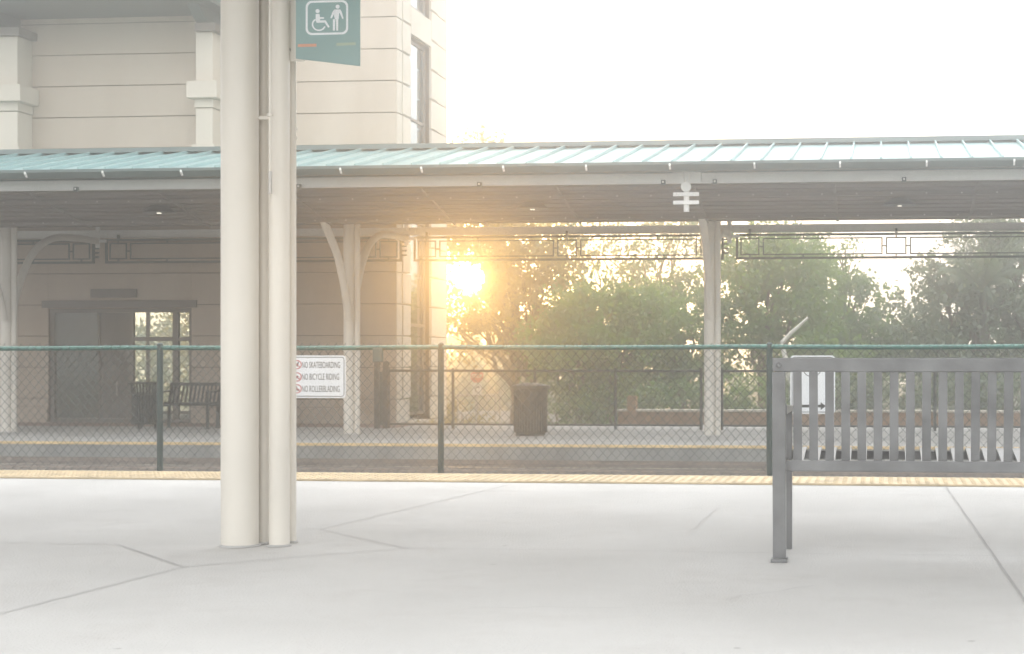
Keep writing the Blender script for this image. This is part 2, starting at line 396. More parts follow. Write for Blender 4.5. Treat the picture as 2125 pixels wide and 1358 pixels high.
for k, yy in enumerate((757, 782.5, 807)):
    v = H_/2-(yy-738)/88*H_; u = -W_/2+(617-560)/157.5*W_; r = .041
    rg = ring(disc(u, v, r), disc(u, v, r-.007), mp, .0016)
    q = [(u-.026, v+.03), (u-.03, v+.026), (u+.026, v-.03), (u+.03, v-.026)]
    flat(rg, [q[0], q[1], q[2], q[3]], mp, .0006, .0024)
    rg.build('prohibition_ring', M['red'], t)
    ic = MB()
    if k == 0:
        flat(ic, [(u-.022, v-.016), (u+.022, v-.016), (u+.022, v-.010), (u-.022, v-.010)], mp, .0002, .0011)
        flat(ic, [(u-.01, v-.009), (u+.006, v-.009), (u+.014, v+.012), (u-.002, v+.014)], mp, .0002, .0011)
        flat(ic, disc(u+.01, v+.02, .006, 10), mp, .0002, .0011)
    elif k == 1:
        for du in (-.015, .015):
            q = ring(disc(u+du, v-.008, .012, 14), disc(u+du, v-.008, .009, 14), mp, .0011); ic.add(q.v, q.f)
        flat(ic, [(u-.014, v-.008), (u, v+.012), (u+.012, v+.010), (u+.002, v-.008)], mp, .0002, .0009)
    else:
        flat(ic, [(u-.018, v+.022), (u-.002, v+.022), (u, v+.002), (u+.02, v-.004), (u+.02, v-.01), (u-.018, v-.01)], mp, .0002, .0011)
        for du in (-.012, -.002, .008, .017): flat(ic, disc(u+du, v-.015, .004, 8), mp, .0002, .0011)
    ic.build('pictogram', M['signblack'], t)
for u in (0, ):
    for v in (H_/2-.022, -H_/2+.022): flat(MB(), disc(u, v, .006, 8), mp, 0, .004).build('bolt', M['galv'], t)
t, mp, W_, H_ = fence_sign(1640, 1733, 738, 859, 'arrow_sign', 'white sign with ring emblem above a right arrow, seen through the near bench slats')
cm = MB()
q = ring(disc(-.005, H_/2-.105, .085, 32), disc(-.005, H_/2-.105, .078, 32), mp, .0014); cm.add(q.v, q.f)
flat(cm, [(-.025, H_/2-.15), (-.005, H_/2-.15), (-.005, H_/2-.05), (-.025, H_/2-.06)], mp, .0002, .0012)
flat(cm, [(.015, H_/2-.15), (.035, H_/2-.15), (.035, H_/2-.06), (.015, H_/2-.05)], mp, .0002, .0012)
cm.build('emblem', M['signblack'], t)
ar = MB(); va = -H_/2+.068
flat(ar, [(-.13, va-.012), (.07, va-.012), (.07, va-.035), (.115, va), (.07, va+.035), (.07, va+.012), (-.13, va+.012)], mp, .0002, .0012)
ar.build('arrow', M['signblack'], t)

# ------------------------------------------------------------------ far canopy
CXS = [-14.50, -8.60, -2.69, 3.22]; CYY = 25.15
can = thing('station_canopy', 'long teal standing seam canopy on cream curved-arm columns across the tracks', 'canopy', (-8.6, CYY, ZF))
x0, x1 = -21.0, 7.0
ZC = 3.33
rf = MB().poly([(x0, 21.62, 3.44), (x0, 21.62, 3.50), (x0, 24.45, 4.10), (x0, 29.15, 3.50), (x0, 29.15, 3.42), (x0, 24.45, 4.02)], (x1-x0, 0, 0))
sx = np.arange(x0+.2, x1, .4075); ang = math.atan2(.60, 2.83)
for x in sx:
    rf.poly([(x-.011, 21.63, 3.505), (x-.011, 21.63, 3.548), (x-.011, 24.42, 4.143), (x-.011, 24.42, 4.10)], (.022, 0, 0))
    rf.poly([(x-.011, 24.5, 4.10), (x-.011, 24.5, 4.13), (x-.011, 29.1, 3.54), (x-.011, 29.1, 3.50)], (.022, 0, 0))
rf.build('roof_panel', M['roof'], can)
MB().poly([(x0, 24.30, 4.11), (x0, 24.36, 4.19), (x0, 24.52, 4.20), (x0, 24.62, 4.10)], (x1-x0, 0, 0)).build('ridge_cap', M['gutter'], can)
MB().poly([(x0, 21.60, 3.50), (x0, 21.46, 3.50), (x0, 21.45, 3.46), (x0, 21.50, 3.38), (x0, 21.60, 3.37)], (x1-x0, 0, 0)).build('gutter', M['gutter'], can)
for x in np.arange(XatY(1391, 21.5)-1.155*14, x1, 1.155):
    MB().poly([(x-.012, 21.43, 3.47), (x-.012, 21.425, 3.44), (x-.012, 21.475, 3.39), (x-.012, 21.49, 3.40)], (.024, 0, 0)).build('gutter_strap', M['whitef'], can)
MB().box(x0, x1, 22.05, 22.15, 3.27, 3.41).build('front_beam', M['whitef'], can, bevel=.006)
MB().box(x0, x1, 28.35, 28.47, 3.06, 3.20).build('rear_beam', M['whitef'], can, bevel=.006)
VY, VZ = 24.1, 2.925            # the ceiling dips to a valley in front of the column line
def ceil(y): return 3.285-(y-22.15)/(VY-22.15)*(3.285-VZ) if y < VY else VZ+(y-VY)/(28.95-VY)*(ZC-VZ)
dk = MB().poly([(x0, 22.151, 3.285), (x0, VY, VZ), (x0, 28.95, ZC), (x0, 28.95, ZC+.03), (x0, VY, VZ+.03), (x0, 22.151, 3.315)], (x1-x0, 0, 0))
for y in list(np.arange(22.25, 24.0, .21))+list(np.arange(24.3, 28.0, .3)):
    dk.poly([(x0, y, ceil(y)-.0005), (x0, y, ceil(y)-.018), (x0, y+.09, ceil(y+.09)-.018), (x0, y+.09, ceil(y+.09)-.0005)], (x1-x0, 0, 0))
dk.build('ceiling_deck', M['deck'], can)
for y in (22.62, 23.75):
    MB().box(x0, x1, y-.035, y+.035, ceil(y)-.075, ceil(y)-.025).build('purlin', M['deck'], can, bevel=.004)
for x in np.arange(CXS[0]-3.9, 6.5, 1.97):
    MB().poly([(x-.018, 22.2, ceil(22.2)-.02), (x-.018, 22.2, ceil(22.2)-.05), (x-.018, VY-.05, VZ-.045), (x-.018, VY-.05, VZ-.015)], (.036, 0, 0)).build('cross_joist', M['deck'], can)
bt = MB()
for x in np.arange(-18, 6, .49):
    for y in (22.583, 23.713): bt.box(x-.010, x+.010, y-.003, y+.0, ceil(y+.03)-.060, ceil(y+.03)-.040)
bt.build('bolts', M['galv'], can)['kind'] = 'stuff'
MB().tube([(-12.5, 23.2, ceil(23.2)-.04), (1.5, 23.2, ceil(23.2)-.04)], .014, 6).build('conduit', M['deck'], can)
for px in (160, 622, 996, 1377, 1484, 1876):
    x = XatY(px, 22.05); z = 3.265
    MB().box(x-.03, x+.03, 22.0, 22.049, z-.02, z+.045).build('beam_clip', M['gutter'], can)
    MB().box(x-.012, x+.012, 21.985, 21.999, z+.005, z+.03).build('clip_bolt', M['whitef'], can)
# columns with arms
arm = [(.10, 1.45), (.20, 1.72), (.36, 2.06), (.62, 2.44), (.98, 2.74), (1.5, 2.93), (2.2, 2.985), (3.05, 2.985)]
def smooth_pts(pts, k=4):
    out = []
    P_ = [Vector(p) for p in pts]
    for i in range(len(P_)-1):
        a = P_[max(i-1, 0)]; b_ = P_[i]; c = P_[i+1]; d = P_[min(i+2, len(P_)-1)]
        for j in range(k):
            t_ = j/k; out.append(.5*((2*b_)+(c-a)*t_+(2*a-5*b_+4*c-d)*t_*t_+(3*b_-a-3*c+d)*t_**3))
    out.append(P_[-1]); return out
for cx_ in CXS:
    c = MB().tube([(cx_-.045, CYY, ZF+.005), (cx_-.045, CYY, ZC-.25)], .088, 20)
    c.tube([(cx_+.085, CYY+.02, ZF+.005), (cx_+.085, CYY+.02, ZC-.25)], .05, 14)
    col = c.build('column', M['white'], can, True)
    MB().box(cx_-.16, cx_+.16, CYY-.13, CYY+.13, ZF+.0015, ZF+.014).build('base_plate', M['farcon'], col)
    for sg in (1, -1):
        pr_ = arm if sg > 0 else arm[:5]+[(1.5, 3.10), (2.2, 3.26), (3.05, 3.34)]
        pts = smooth_pts([(cx_-.02, CYY+sg*a, z) for a, z in pr_])
        MB().tube(pts, .062, 12).build('bracket_arm', M['white'], col, True)
    # ornamental end pieces: post, ball and two cross bars
    for yy, ztop in ((22.0, 3.44), (28.25, 3.3)):
        o = MB().tube([(cx_-.02, yy-.03, ztop), (cx_-.02, yy-.03, 2.86)], .04, 12)
        for zz in (2.985, 3.10): o.box(cx_-.20, cx_+.16, yy-.09, yy-.045, zz-.026, zz+.026)
        if yy < 25: o.tube([(cx_-.02, yy-.11, 3.20), (cx_-.02, yy-.055, 3.20)], .07, 20); o.box(cx_-.22, cx_+.18, yy-.02, yy+.045, 3.262, 3.418)
        if yy < 25:
            o.tube([(cx_-.02, yy-.075, ztop), (cx_-.02, yy-.075, ztop-.01)], .03, 8)
        o.build('end_ornament', M['whitef'], col, True)
# decorative frieze panels between the rear arm ends
FZ0, FZ1, FRY = 2.575, 3.03, 28.3
def hrect(mb, xa, xb_, za, zb, t_, y, dp=.02):
    mb.box(xa, xb_, y-dp, y+dp, za, za+t_); mb.box(xa, xb_, y-dp, y+dp, zb-t_, zb)
    mb.box(xa, xa+t_, y-dp, y+dp, za+t_, zb-t_); mb.box(xb_-t_, xb_, y-dp, y+dp, za+t_, zb-t_)
for a, b_ in zip([CXS[0]-5.91]+CXS, CXS+[CXS[-1]+4]):
    fr = MB(); xa, xb_ = a+.09, b_-.13
    hrect(fr, xa, xb_, FZ0, FZ1, .04, FRY)
    iz0, iz1 = FZ0+.075, FZ1-.075; L_ = xb_-xa; mid = (xa+xb_)/2
    segs = [(xa+.08, xa+.42), (xa+.48, mid-.24), (mid-.18, mid+.18), (mid+.24, xb_-.48), (xb_-.42, xb_-.08)]
    for s0, s1 in segs: hrect(fr, s0, s1, iz0, iz1, .022, FRY, .012)
    for s0 in (xa+.45, mid-.21, mid+.21, xb_-.45): fr.box(s0-.0299, s0+.0299, FRY-.01, FRY+.01, (iz0+iz1)/2-.012, (iz0+iz1)/2+.012)
    for s0 in (xa+.25, xa+1.2, mid, xb_-1.2, xb_-.25):
        fr.box(s0-.012, s0+.012, FRY-.01, FRY+.01, FZ0+.0401, iz0-.0001); fr.box(s0-.012, s0+.012, FRY-.01, FRY+.01, iz1+.0001, FZ1-.0401)
    for s0 in (xa+.25, mid, xb_-.25): fr.box(s0-.022, s0+.022, FRY-.015, FRY+.015, FZ1+.0005, 3.0595+.05)
    for zz in (2.68, 2.76, 2.84, 2.92): fr.box(xb_+.0001, xb_+.09, FRY-.015, FRY+.015, zz, zz+.03)
    fr.build('frieze_panel', M['green'], can)
# lamps
def lamp(px, py, label):
    y = 22.95; x = XatY(px, y); z = ceil(y)-.06
    t_ = thing('ceiling_lamp', label, 'lamp', (x, y, z), 'lamps under the far canopy')
    MB().tube([(x, y, ceil(y)-.005), (x, y, z+.03)], .02, 8).build('stem', M['deck'], t_)
    MB().tube([(x, y, z+.04), (x, y, z+.03), (x, y, z-.05), (x, y, z-.065)], [.09, .13, .23, .24], 20).build('shade', M['black'], t_, True)
    MB().box(x-.03, x+.03, y-.02, y+.02, z-.082, z-.066).build('bulb', M['lamp'], t_)
lamp(1105, 418, 'wide dark downlight under the canopy, directly above the black round bin')
lamp(1867, 405, 'wide dark downlight under the canopy, above the near bench')
lamp(330, 425, 'wide dark downlight under the canopy, left of the near column')

# ------------------------------------------------------------------ station building
BY = 28.8; XC = XatY(823, BY)
bd = thing('station_building', 'beige station building clad in wide stone courses behind the canopy', 'building', (-12, BY, ZF))
JZ = [5.98+.594*k for k in range(-11, 9)]
OX0, OX1, OZ = XatY(100, BY), XatY(397, BY), ZatY(300, 640, BY)
TOP = 9.6
def courses(mb, x0_, x1_, y0_, y1_, z0_, z1_):
    for a, b_ in zip(JZ[:-1], JZ[1:]):
        a2, b2 = max(a+.009, z0_), min(b_-.009, z1_)
        if b2-a2 > .02: mb.box(x0_, x1_, y0_, y1_, a2, b2)
# backing walls (with the doorway opening) and course faces
wl = MB().box(OX1, XC-.03, BY+.03, BY+.28, ZF, OZ).box(-21, OX0, BY+.03, BY+.28, ZF, OZ).box(-21, XC-.03, BY+.03, BY+.28, OZ, TOP)
wl.box(-21, -20.7, BY+.28, 32.0, ZF, TOP)
wl.build('wall_core', M['groove'], bd)
fc = MB(); courses(fc, OX1, XC, BY, BY+.029, ZF+.30, 3.2); courses(fc, -21, OX0, BY, BY+.029, ZF+.30, 3.2)
courses(fc, OX0+.0005, OX1-.0005, BY, BY+.029, OZ, 3.2); courses(fc, -21, XC, BY, BY+.029, 3.2, TOP)
fc.build('front_wall', M['stone'], bd, bevel=.006)
for xa, xb_ in ((OX1+.001, XC), (-21, OX0-.001)): MB().box(xa, xb_, BY-.03, BY+.028, ZF, ZF+.29).build('plinth', M['stone'], bd, bevel=.008)
# side wall with piers, quoins and stacked windows
Y1, Y2, Y3 = BY*(1831-823)/(1831-851), 31.02, 32.2
sw = MB()
for ya, yb in ((BY+.03, Y1-.15), (Y2+.1, Y3)):
    sw.box(XC-.30, XC-.031, ya, yb, ZF, TOP)
for za, zb in ((3.55, 4.0), (7.0, 7.56)): sw.box(XC-.2, XC-.031, Y1-.149, Y2+.099, za, zb)
sw.build('side_wall_core', M['groove'], bd)
for grp_ in (((BY+.0305, Y1-.1), (Y1-.09, Y1)), ((Y2+.0, Y2+.42), (Y2+.43, Y3))):
    sf = MB()
    for ya, yb in grp_: courses(sf, XC-.03, XC+.0, ya, yb, ZF+.02, TOP)
    ya, yb = (Y1-.5, Y1+.012) if grp_[0][0] < Y1 else (Y2-.012, Y2+.5)      # projecting quoin blocks
    for k, (a, b_) in enumerate(zip(JZ[:-1], JZ[1:])):
        if a > ZF: sf.box(XC+.0005, XC+.025, ya+(.02 if k % 2 else 0), yb-(.02 if k % 2 else 0), a+.02, b_-.02)
    sf.build('side_wall', M['stone2'], bd, bevel=.006)
MB().box(XC-.02, XC+.03, Y1+.014, Y2-.014, 7.02, 7.54).build('lintel', M['stone2'], bd, bevel=.01)
MB().box(XC-.6, XC-.0, Y3+.001, Y3+.03, ZF, TOP).build('rear_trim', M['stone'], bd)
for za, zb, tz in ((ZF+.12, 3.5, 1.45), (4.05, 6.98, 5.45), (7.6, 9.4, 8.6)):
    wf = MB(); fx = XC-.13
    wf.box(fx-.03, fx+.03, Y1+.002, Y1+.06, za, zb).box(fx-.03, fx+.03, Y2-.13, Y2-.002, za, zb)
    wf.box(fx-.03, fx+.03, Y1+.061, Y2-.131, za, za+.06).box(fx-.03, fx+.03, Y1+.061, Y2-.131, zb-.06, zb)
    wf.box(fx-.028, fx+.028, Y1+.061, Y2-.131, tz-.03, tz+.03)
    win = wf.build('window', M['frame'], bd, bevel=.004)
    MB().box(fx-.006, fx+.006, Y1+.061, Y2-.131, za+.06, zb-.06).build('pane', M['glassr'], win)
# rear wall, floors, roof
rw = MB().box(-21, -18.2, 32.0, 32.2, ZF, TOP).box(-14.0, XC-.61, 32.0, 32.2, ZF, TOP).box(-18.2, -14.0, 32.0, 32.2, 2.75, TOP)
rw.build('rear_wall', M['stone'], bd)
MB().box(-20.7, XC-.31, BY+.29, 31.99, ZF, ZF+.04).build('interior_floor', M['farcon'], bd)
MB().box(-20.7, XC-.31, BY+.29, 31.99, 3.0, 3.2).build('interior_ceiling', M['dark'], bd)
for xa in (OX1+.35, -16.35): MB().box(xa, xa+.1, BY+.29, 31.99, ZF+.041, 2.99).build('interior_wall', M['dark'], bd)
MB().box(-21.1, XC+.1, BY-.1, Y3+.1, TOP, TOP+.25).build('roof', M['stone2'], bd)
rg = MB()
hrect(rg, -18.2, -14.0, ZF+.045, 2.75, .07, 32.1, .03)
for x in (-16.9, -15.4): rg.box(x-.04, x+.04, 32.08, 32.12, ZF+.12, 2.67)
rg.box(-18.13, -14.07, 32.075, 32.079, 1.0, 1.07)
wo = rg.build('window', M['frame'], bd); MB().box(-18.12, -14.08, 32.098, 32.102, ZF+.12, 2.67).build('pane', M['glass'], wo)
# entrance: frames, transom, leaves
E = MB(); X_ = lambda q: XatY(q, BY+.1); ey = BY+.12
hrect(E, OX0, OX1, ZF+.001, OZ-.002, .075, ey, .05)
for q, wd in ((112, .05), (206, .04), (274, .07), (365, .11)):
    E.box(X_(q)-wd/2, X_(q)+wd/2, ey-.045, ey+.045, ZF+.077, OZ-.078)
zt = ZatY(330, 704, BY+.1); E.box(X_(274)+.036, X_(365)-.056, ey-.04, ey+.04, zt-.04, zt+.04); E.box(X_(365)+.056, OX1-.076, ey-.04, ey+.04, zt-.04, zt+.04)
zt2 = ZatY(150, 725, BY+.1); E.box(X_(112)+.026, X_(206)-.021, ey-.04, ey+.04, zt2-.05, zt2+.05)
E.box(OX0-.1, OX1+.12, BY-.06, BY-.001, OZ+.01, OZ+.15)
en = E.build('entrance_frame', M['frame'], bd, bevel=.004)
MB().box(OX0+.08, OX1-.08, ey-.004, ey+.004, ZF+.08, OZ-.08).build('pane', M['glass'], en)
MB().box(X_(206)+.021, X_(274)-.036, ey-.02, ey+.02, ZF+.08, OZ-.08).build('door', M['dark'], bd)
MB().box(X_(112)+.03, X_(206)-.03, ey+.02, ey+.04, ZF+.08, zt2-.05).build('door', M['dark'], bd)
x_ = X_(248); MB().tube([(x_, BY+.02, .35), (x_, BY-.01, .35), (x_, BY-.01, .1), (x_, BY+.02, .1)], .012, 6).build('door_handle', M['galv'], bd, True)
MB().box(XatY(190, BY), XatY(285, BY), BY-.05, BY-.001, ZatY(230, 618, BY), ZatY(230, 600, BY)).build('wall_plaque', M['frame'], bd, bevel=.005)
# pilasters of the entrance bay with capitals, and the eave they carry
for qa, qb in ((-18, 35), (405, 440)):
    xa, xb_ = XatY(qa, 28.25), XatY(qb, 28.25); pl = MB()
    zz = [ZatY(420, v, 28.25) for v in (304, 300, 224, 205, 170, 66, 50)]
    pl.box(xa-.06, xb_+.06, 28.22, BY-.001, 3.9, zz[1]); pl.box(xa, xb_, 28.27, BY-.001, zz[1]+.0005, zz[2]-.006)
    pl.box(xa-.02, xb_+.02, 28.25, BY-.001, zz[2]+.006, zz[3]-.0005)
    pl.box(xa-.12, xb_+.14, 28.12, BY-.001, zz[3], zz[4]); pl.box(xa, xb_, 28.27, BY-.001, zz[4]+.0005, zz[5])
    po = pl.build('pilaster', M['stone2'], bd, bevel=.012)
    MB().box(xa+.03, xb_+.10, 28.15, BY-.001, zz[5]+.001, zz[6]).build('capital', M['frame'], po)
    MB().poly([(xa+.05, BY-.002, zz[6]+.001), (xa+.05, 28.2, zz[6]+.001), (xa+.05, 27.5, zz[6]+.42), (xa+.05, BY-.002, zz[6]+.42)], (.22, 0, 0)).build('eave_bracket', M['gutter'], po)
zt = ZatY(200, 20, 28.0)
MB().box(-21, XatY(452, 28), 27.2, BY-.001, zt+.02, zt+.32).build('eave', M['gutter'], bd, bevel=.01)
zm = ZatY(250, 308, BY); MB().box(XatY(60, BY), XatY(403, BY), BY-.08, BY-.0005, zm-.35, zm).build('string_course', M['stone2'], bd, bevel=.02)

# ------------------------------------------------------------------ rear railing of the far platform
RY = 27.2
def railing(qa, qb, posts, label, grp='dark railings along the back of the far platform', mesh=True):
    xa, xb_ = XatY(qa, RY), XatY(qb, RY); t_ = thing('mesh_railing', label, 'railing', ((xa+xb_)/2, RY, ZF), grp)
    zt_ = ZatY(1100, 770, RY); zb_ = ZF+.075
    MB().tube([(xa, RY, zt_), (xb_, RY, zt_)], .022, 8).build('top_rail', M['black'], t_, True)
    MB().tube([(xa, RY, zb_), (xb_, RY, zb_)], .018, 8).build('bottom_rail', M['black'], t_, True)
    for q in posts:
        x = XatY(q, RY); MB().tube([(x, RY, ZF), (x, RY, zt_+.05)], .026, 8).build('post', M['black'], t_, True)
    if mesh: mesh_diag(xa, xb_, RY-.02, zb_, zt_, .065, .07, .0019).build('wire_mesh', M['wire'], t_)
    return t_
railing(806, 1458, (806, 940, 1110, 1277, 1455), 'black mesh railing behind the round bin, from the building to the second column')
railing(1498, 2125, (1498, 1600, 1760, 1940, 2100), 'black mesh railing right of the second column, seen behind the near bench')
gt_ = thing('gate_post', 'pair of tall black gate posts in front of the building corner', 'gate', (XatY(790, RY), RY, ZF))
for q in (784, 802):
    x = XatY(q, RY); MB().box(x-.045, x+.045, RY-.07, RY+.0, ZF, ZatY(790, 750, RY)).build('post', M['black'], gt_, bevel=.004)
MB().box(XatY(784, RY)+.046, XatY(802, RY)-.046, RY-.05, RY-.03, ZF+.05, ZatY(790, 772, RY)).build('gate_leaf', M['green'], gt_)

# ------------------------------------------------------------------ bins and far bench
bxp, byp = ground(1101, 903, ZF); byp = 24.95; bxp = XatY(1101, byp)
bn = thing('litter_bin', 'black round litter bin standing alone on the far platform below the sunlit trees', 'bin', (bxp, byp, ZF))
MB().tube([(bxp, byp, ZF+.004), (bxp, byp, ZF+.04), (bxp, byp, ZF+.05), (bxp, byp, ZF+.74)], [.235, .235, .25, .275], 28).build('body', M['bin'], bn, True)
rb = MB()
for k in range(36):
    a = 2*math.pi*k/36
    rb.box(bxp+.258*math.cos(a)-.008, bxp+.258*math.cos(a)+.008, byp+.258*math.sin(a)-.008, byp+.258*math.sin(a)+.008, ZF+.06, ZF+.73)
rb.build('slats', M['bin'], bn)
MB().tube([(bxp, byp, ZF+.741), (bxp, byp, ZF+.752), (bxp, byp, ZF+.80), (bxp, byp, ZF+.805)], [.30, .31, .31, .30], 28).build('rim', M['black'], bn, True)
MB().tube([(bxp, byp, ZF+.806), (bxp, byp, ZF+.81), (bxp, byp, ZF+.842)], [.27, .26, .12], 24).build('lid', M['black'], bn, True)
# slatted bin by the entrance
bx2, by2 = XatY(301, 26.6), 26.6
b2 = thing('litter_bin', 'grey slatted litter bin with flared top in front of the station doors', 'bin', (bx2, by2, ZF))
zt_ = ZatY(300, 795, by2)
MB().tube([(bx2, by2, ZF+.1), (bx2, by2, zt_-.16)], .19, 20).build('liner', M['bin'], b2, True)
rb = MB()
for k in range(26):
    a = 2*math.pi*k/26; c_, s_ = math.cos(a), math.sin(a)
    rb.tube([(bx2+.21*c_, by2+.21*s_, ZF+.08), (bx2+.21*c_, by2+.21*s_, zt_-.18), (bx2+.23*c_, by2+.23*s_, zt_-.05), (bx2+.27*c_, by2+.27*s_, zt_)], .011, 5)
rb.build('slats', M['bin'], b2)
hp = MB()
for z, r in ((ZF+.1, .222), (zt_-.2, .222), (zt_, .275)):
    hp.tube([(bx2+r*math.cos(a), by2+r*math.sin(a), z) for a in np.linspace(0, 2*math.pi, 25)], .014, 6, False)
hp.build('hoops', M['bin'], b2)
for k in range(3):
    a = 2.1*k+.3; MB().tube([(bx2+.17*math.cos(a), by2+.17*math.sin(a), ZF), (bx2+.17*math.cos(a), by2+.17*math.sin(a), ZF+.1)], .02, 8).build('leg', M['bin'], b2)

def slat_bench(name, label, xa, xb_, yb, face, z0, mt, back_top, seat_h, depth_, pitch, sw_, lean=.07, mid=True, rise=.035):
    """strap bench; back at y=yb, seat runs towards yb+face*depth_"""
    t_ = thing(name, label, 'bench', ((xa+xb_)/2, yb, z0), None)
    f = face
    def P3(x, dy, z): return Vector((x, yb+f*dy, z0+z))
    tz, bz = back_top, seat_h+.015
    # back rails
    def barx(za, zb, ya, yb2, nm):
        MB().poly([P3(xa, ya, za), P3(xa, ya+.03, za), P3(xa, yb2+.03, zb), P3(xa, yb2, zb)], (xb_-xa, 0, 0)).build(nm, mt, t_, bevel=.004)
    barx(tz-.058, tz, -lean+.004, -lean, 'top_rail')
    barx(seat_h-.038, seat_h+.008, -.002, -.002, 'back_bottom_rail')
    yf = depth_
    MB().box(xa, xb_, min(P3(0, yf, 0).y, P3(0, yf+.02, 0).y), max(P3(0, yf, 0).y, P3(0, yf+.02, 0).y), z0+seat_h+rise-.05, z0+seat_h+rise-.012).build('front_rail', mt, t_, bevel=.004)
    x = xa+.085
    while x < xb_-.06:
        # back slat
        s1 = MB().poly([P3(x, -lean+.008, tz-.0585), P3(x, -lean+.016, tz-.0585), P3(x, .018, seat_h+.0085), P3(x, .010, seat_h+.0085)], (sw_, 0, 0))
        s1.build('back_slat', mt, t_)
        s2 = MB(); pr = [(.031, seat_h-.012), (.031, seat_h-.004), (.10, seat_h-.002), (yf-.08, seat_h+rise), (yf+.0, seat_h+rise+.004), (yf+.035, seat_h+rise-.018), (yf+.03, seat_h+rise-.026), (yf-.002, seat_h+rise-.006), (yf-.08, seat_h+rise-.010), (.10, seat_h-.011)]
        s2.poly([P3(x, a, z) for a, z in pr], (sw_, 0, 0)); s2.build('seat_slat', mt, t_)
        x += pitch
    for xe in ((xa, xb_-.055) if not mid else (xa, (xa+xb_)/2-.027, xb_-.055)):
        fr = MB(); wl_ = .055
        fr.poly([P3(xe, -.012, 0), P3(xe, .018, 0), P3(xe, .0, seat_h), P3(xe, -lean+.005, tz-.059), P3(xe, -lean-.03, tz-.059), P3(xe, -.035, seat_h)], (wl_, 0, 0))
        fr.build('rear_leg', mt, t_, bevel=.003)
        MB().box(xe-.007, xe+wl_+.007, min(P3(0, -.04, 0).y, P3(0, .04, 0).y), max(P3(0, -.04, 0).y, P3(0, .04, 0).y), z0+.001, z0+.016).build('foot_plate', mt, t_)
        MB().poly([P3(xe+.01, yf-.03, 0), P3(xe+.01, yf+.01, 0), P3(xe+.01, yf+.015, seat_h+.2), P3(xe+.01, yf-.02, seat_h+.2)], (wl_-.01, 0, 0)).build('front_leg', mt, t_, bevel=.003)
        MB().poly([P3(xe+.005, -.03, seat_h+.2005), P3(xe+.005, yf+.03, seat_h+.2005), P3(xe+.005, yf+.03, seat_h+.222), P3(xe+.005, -.03, seat_h+.24)], (wl_, 0, 0)).build('armrest', mt, t_, bevel=.003)
        MB().poly([P3(xe+.012, .0, seat_h-.05), P3(xe+.012, yf-.03, seat_h-.04), P3(xe+.012, yf-.03, seat_h-.012), P3(xe+.012, .0, seat_h-.02)], (.03, 0, 0)).build('side_rail', mt, t_)
    for xe in (xa+.027, xb_-.027):
        for z in (tz-.03, seat_h-.015):
            yy = -lean-.004 if z > .6 else -.006
            q0, q1 = P3(xe, yy-.001, z), P3(xe, yy-.008, z); MB().tube([q0, q1], [.010, .007], 10).build('bolt', mt, t_, True)
    return t_
xL = XatY(1604, 6.62)
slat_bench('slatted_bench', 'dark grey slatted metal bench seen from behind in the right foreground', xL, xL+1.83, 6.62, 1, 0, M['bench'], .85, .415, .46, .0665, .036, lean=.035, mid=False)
slat_bench('slatted_bench', 'grey metal slatted bench on the far platform beside the slatted bin', XatY(332, 26.7), XatY(332, 26.7)+1.85, 27.0, -1, ZF, M['bin'], .80, .43, .45, .075, .036, lean=.12)

# ------------------------------------------------------------------ near canopy with its column cluster
NC = (-2.87, 6.88)
nc = thing('platform_canopy', 'cream pipe column cluster in the left foreground carrying the near platform canopy', 'canopy', (NC[0], NC[1], 0))
def npos(px, d): r = (px-CX)/FPX*d; return (r*cs-d*sn, r*sn+d*cs)
colA = npos(498, 7.18)
MB().tube([(*colA, .004), (*colA, 3.35)], .0835, 32).build('column_pipe', M['white'], nc, True)
c2 = npos(547, 7.26); MB().tube([(*c2, .004), (*c2, 3.35)], .026, 20).build('drain_pipe', M['white'], nc, True)
c3 = npos(579.5, 7.17); MB().tube([(*c3, .004), (*c3, 3.35)], .046, 24).build('column_pipe', M['white'], nc, True)
c4 = npos(606.5, 7.30); MB().tube([(*c4, .004), (*c4, 3.35)], .0185, 16).build('conduit', M['white'], nc, True)
c5 = npos(560.5, 7.08); MB().tube([(*c5, 1.59), (*c5, 3.3)], .006, 10).build('conduit', M['white'], nc, True)
MB().tube([(*c5, 1.58), (*c5, 1.68)], .009, 10).build('coupling', M['galv'], nc, True)
for (c_, z, r) in ((c5, 1.93, .013), (c4, 1.86, .023), (c4, 1.90, .023)):
    MB().tube([(*c_, z-.006), (*c_, z+.006)], r, 16).build('pipe_clamp', M['white'], nc, True)
MB().box(c2[0]-.02, c3[0]+.03, c3[1]-.005, c3[1]+.005, 1.925, 1.94).build('clamp_strap', M['white'], nc)
for c_, r in ((colA, .0835), (c2, .026), (c3, .046), (c4, .0185)):
    MB().tube([(*c_, .0015), (*c_, .007), (*c_, .010)], [r+.009, r+.007, r+.001], 28).build('base_sealant', M['joint'], nc, True)
rz = 3.35
MB().box(-14, 9, 4.4, 9.3, rz, rz+.12).build('ceiling_deck', M['deck'], nc)
MB().box(-14, 9, 9.30, 9.42, rz-.08, rz+.2).box(-14, 9, 4.28, 4.40, rz-.08, rz+.2).build('fascia', M['gutter'], nc)
MB().poly([(-14, 4.2, rz+.201), (-14, 9.5, rz+.201), (-14, 6.9, rz+.9)], (23, 0, 0)).build('roof_panel', M['roof'], nc)
MB().box(-14, 9, NC[1]-.1, NC[1]+.1, rz-.2, rz-.001).build('beam', M['whitef'], nc)
MB().box(-14, 9, 5.2, 5.3, rz-.08, rz-.001).build('purlin', M['deck'], nc)
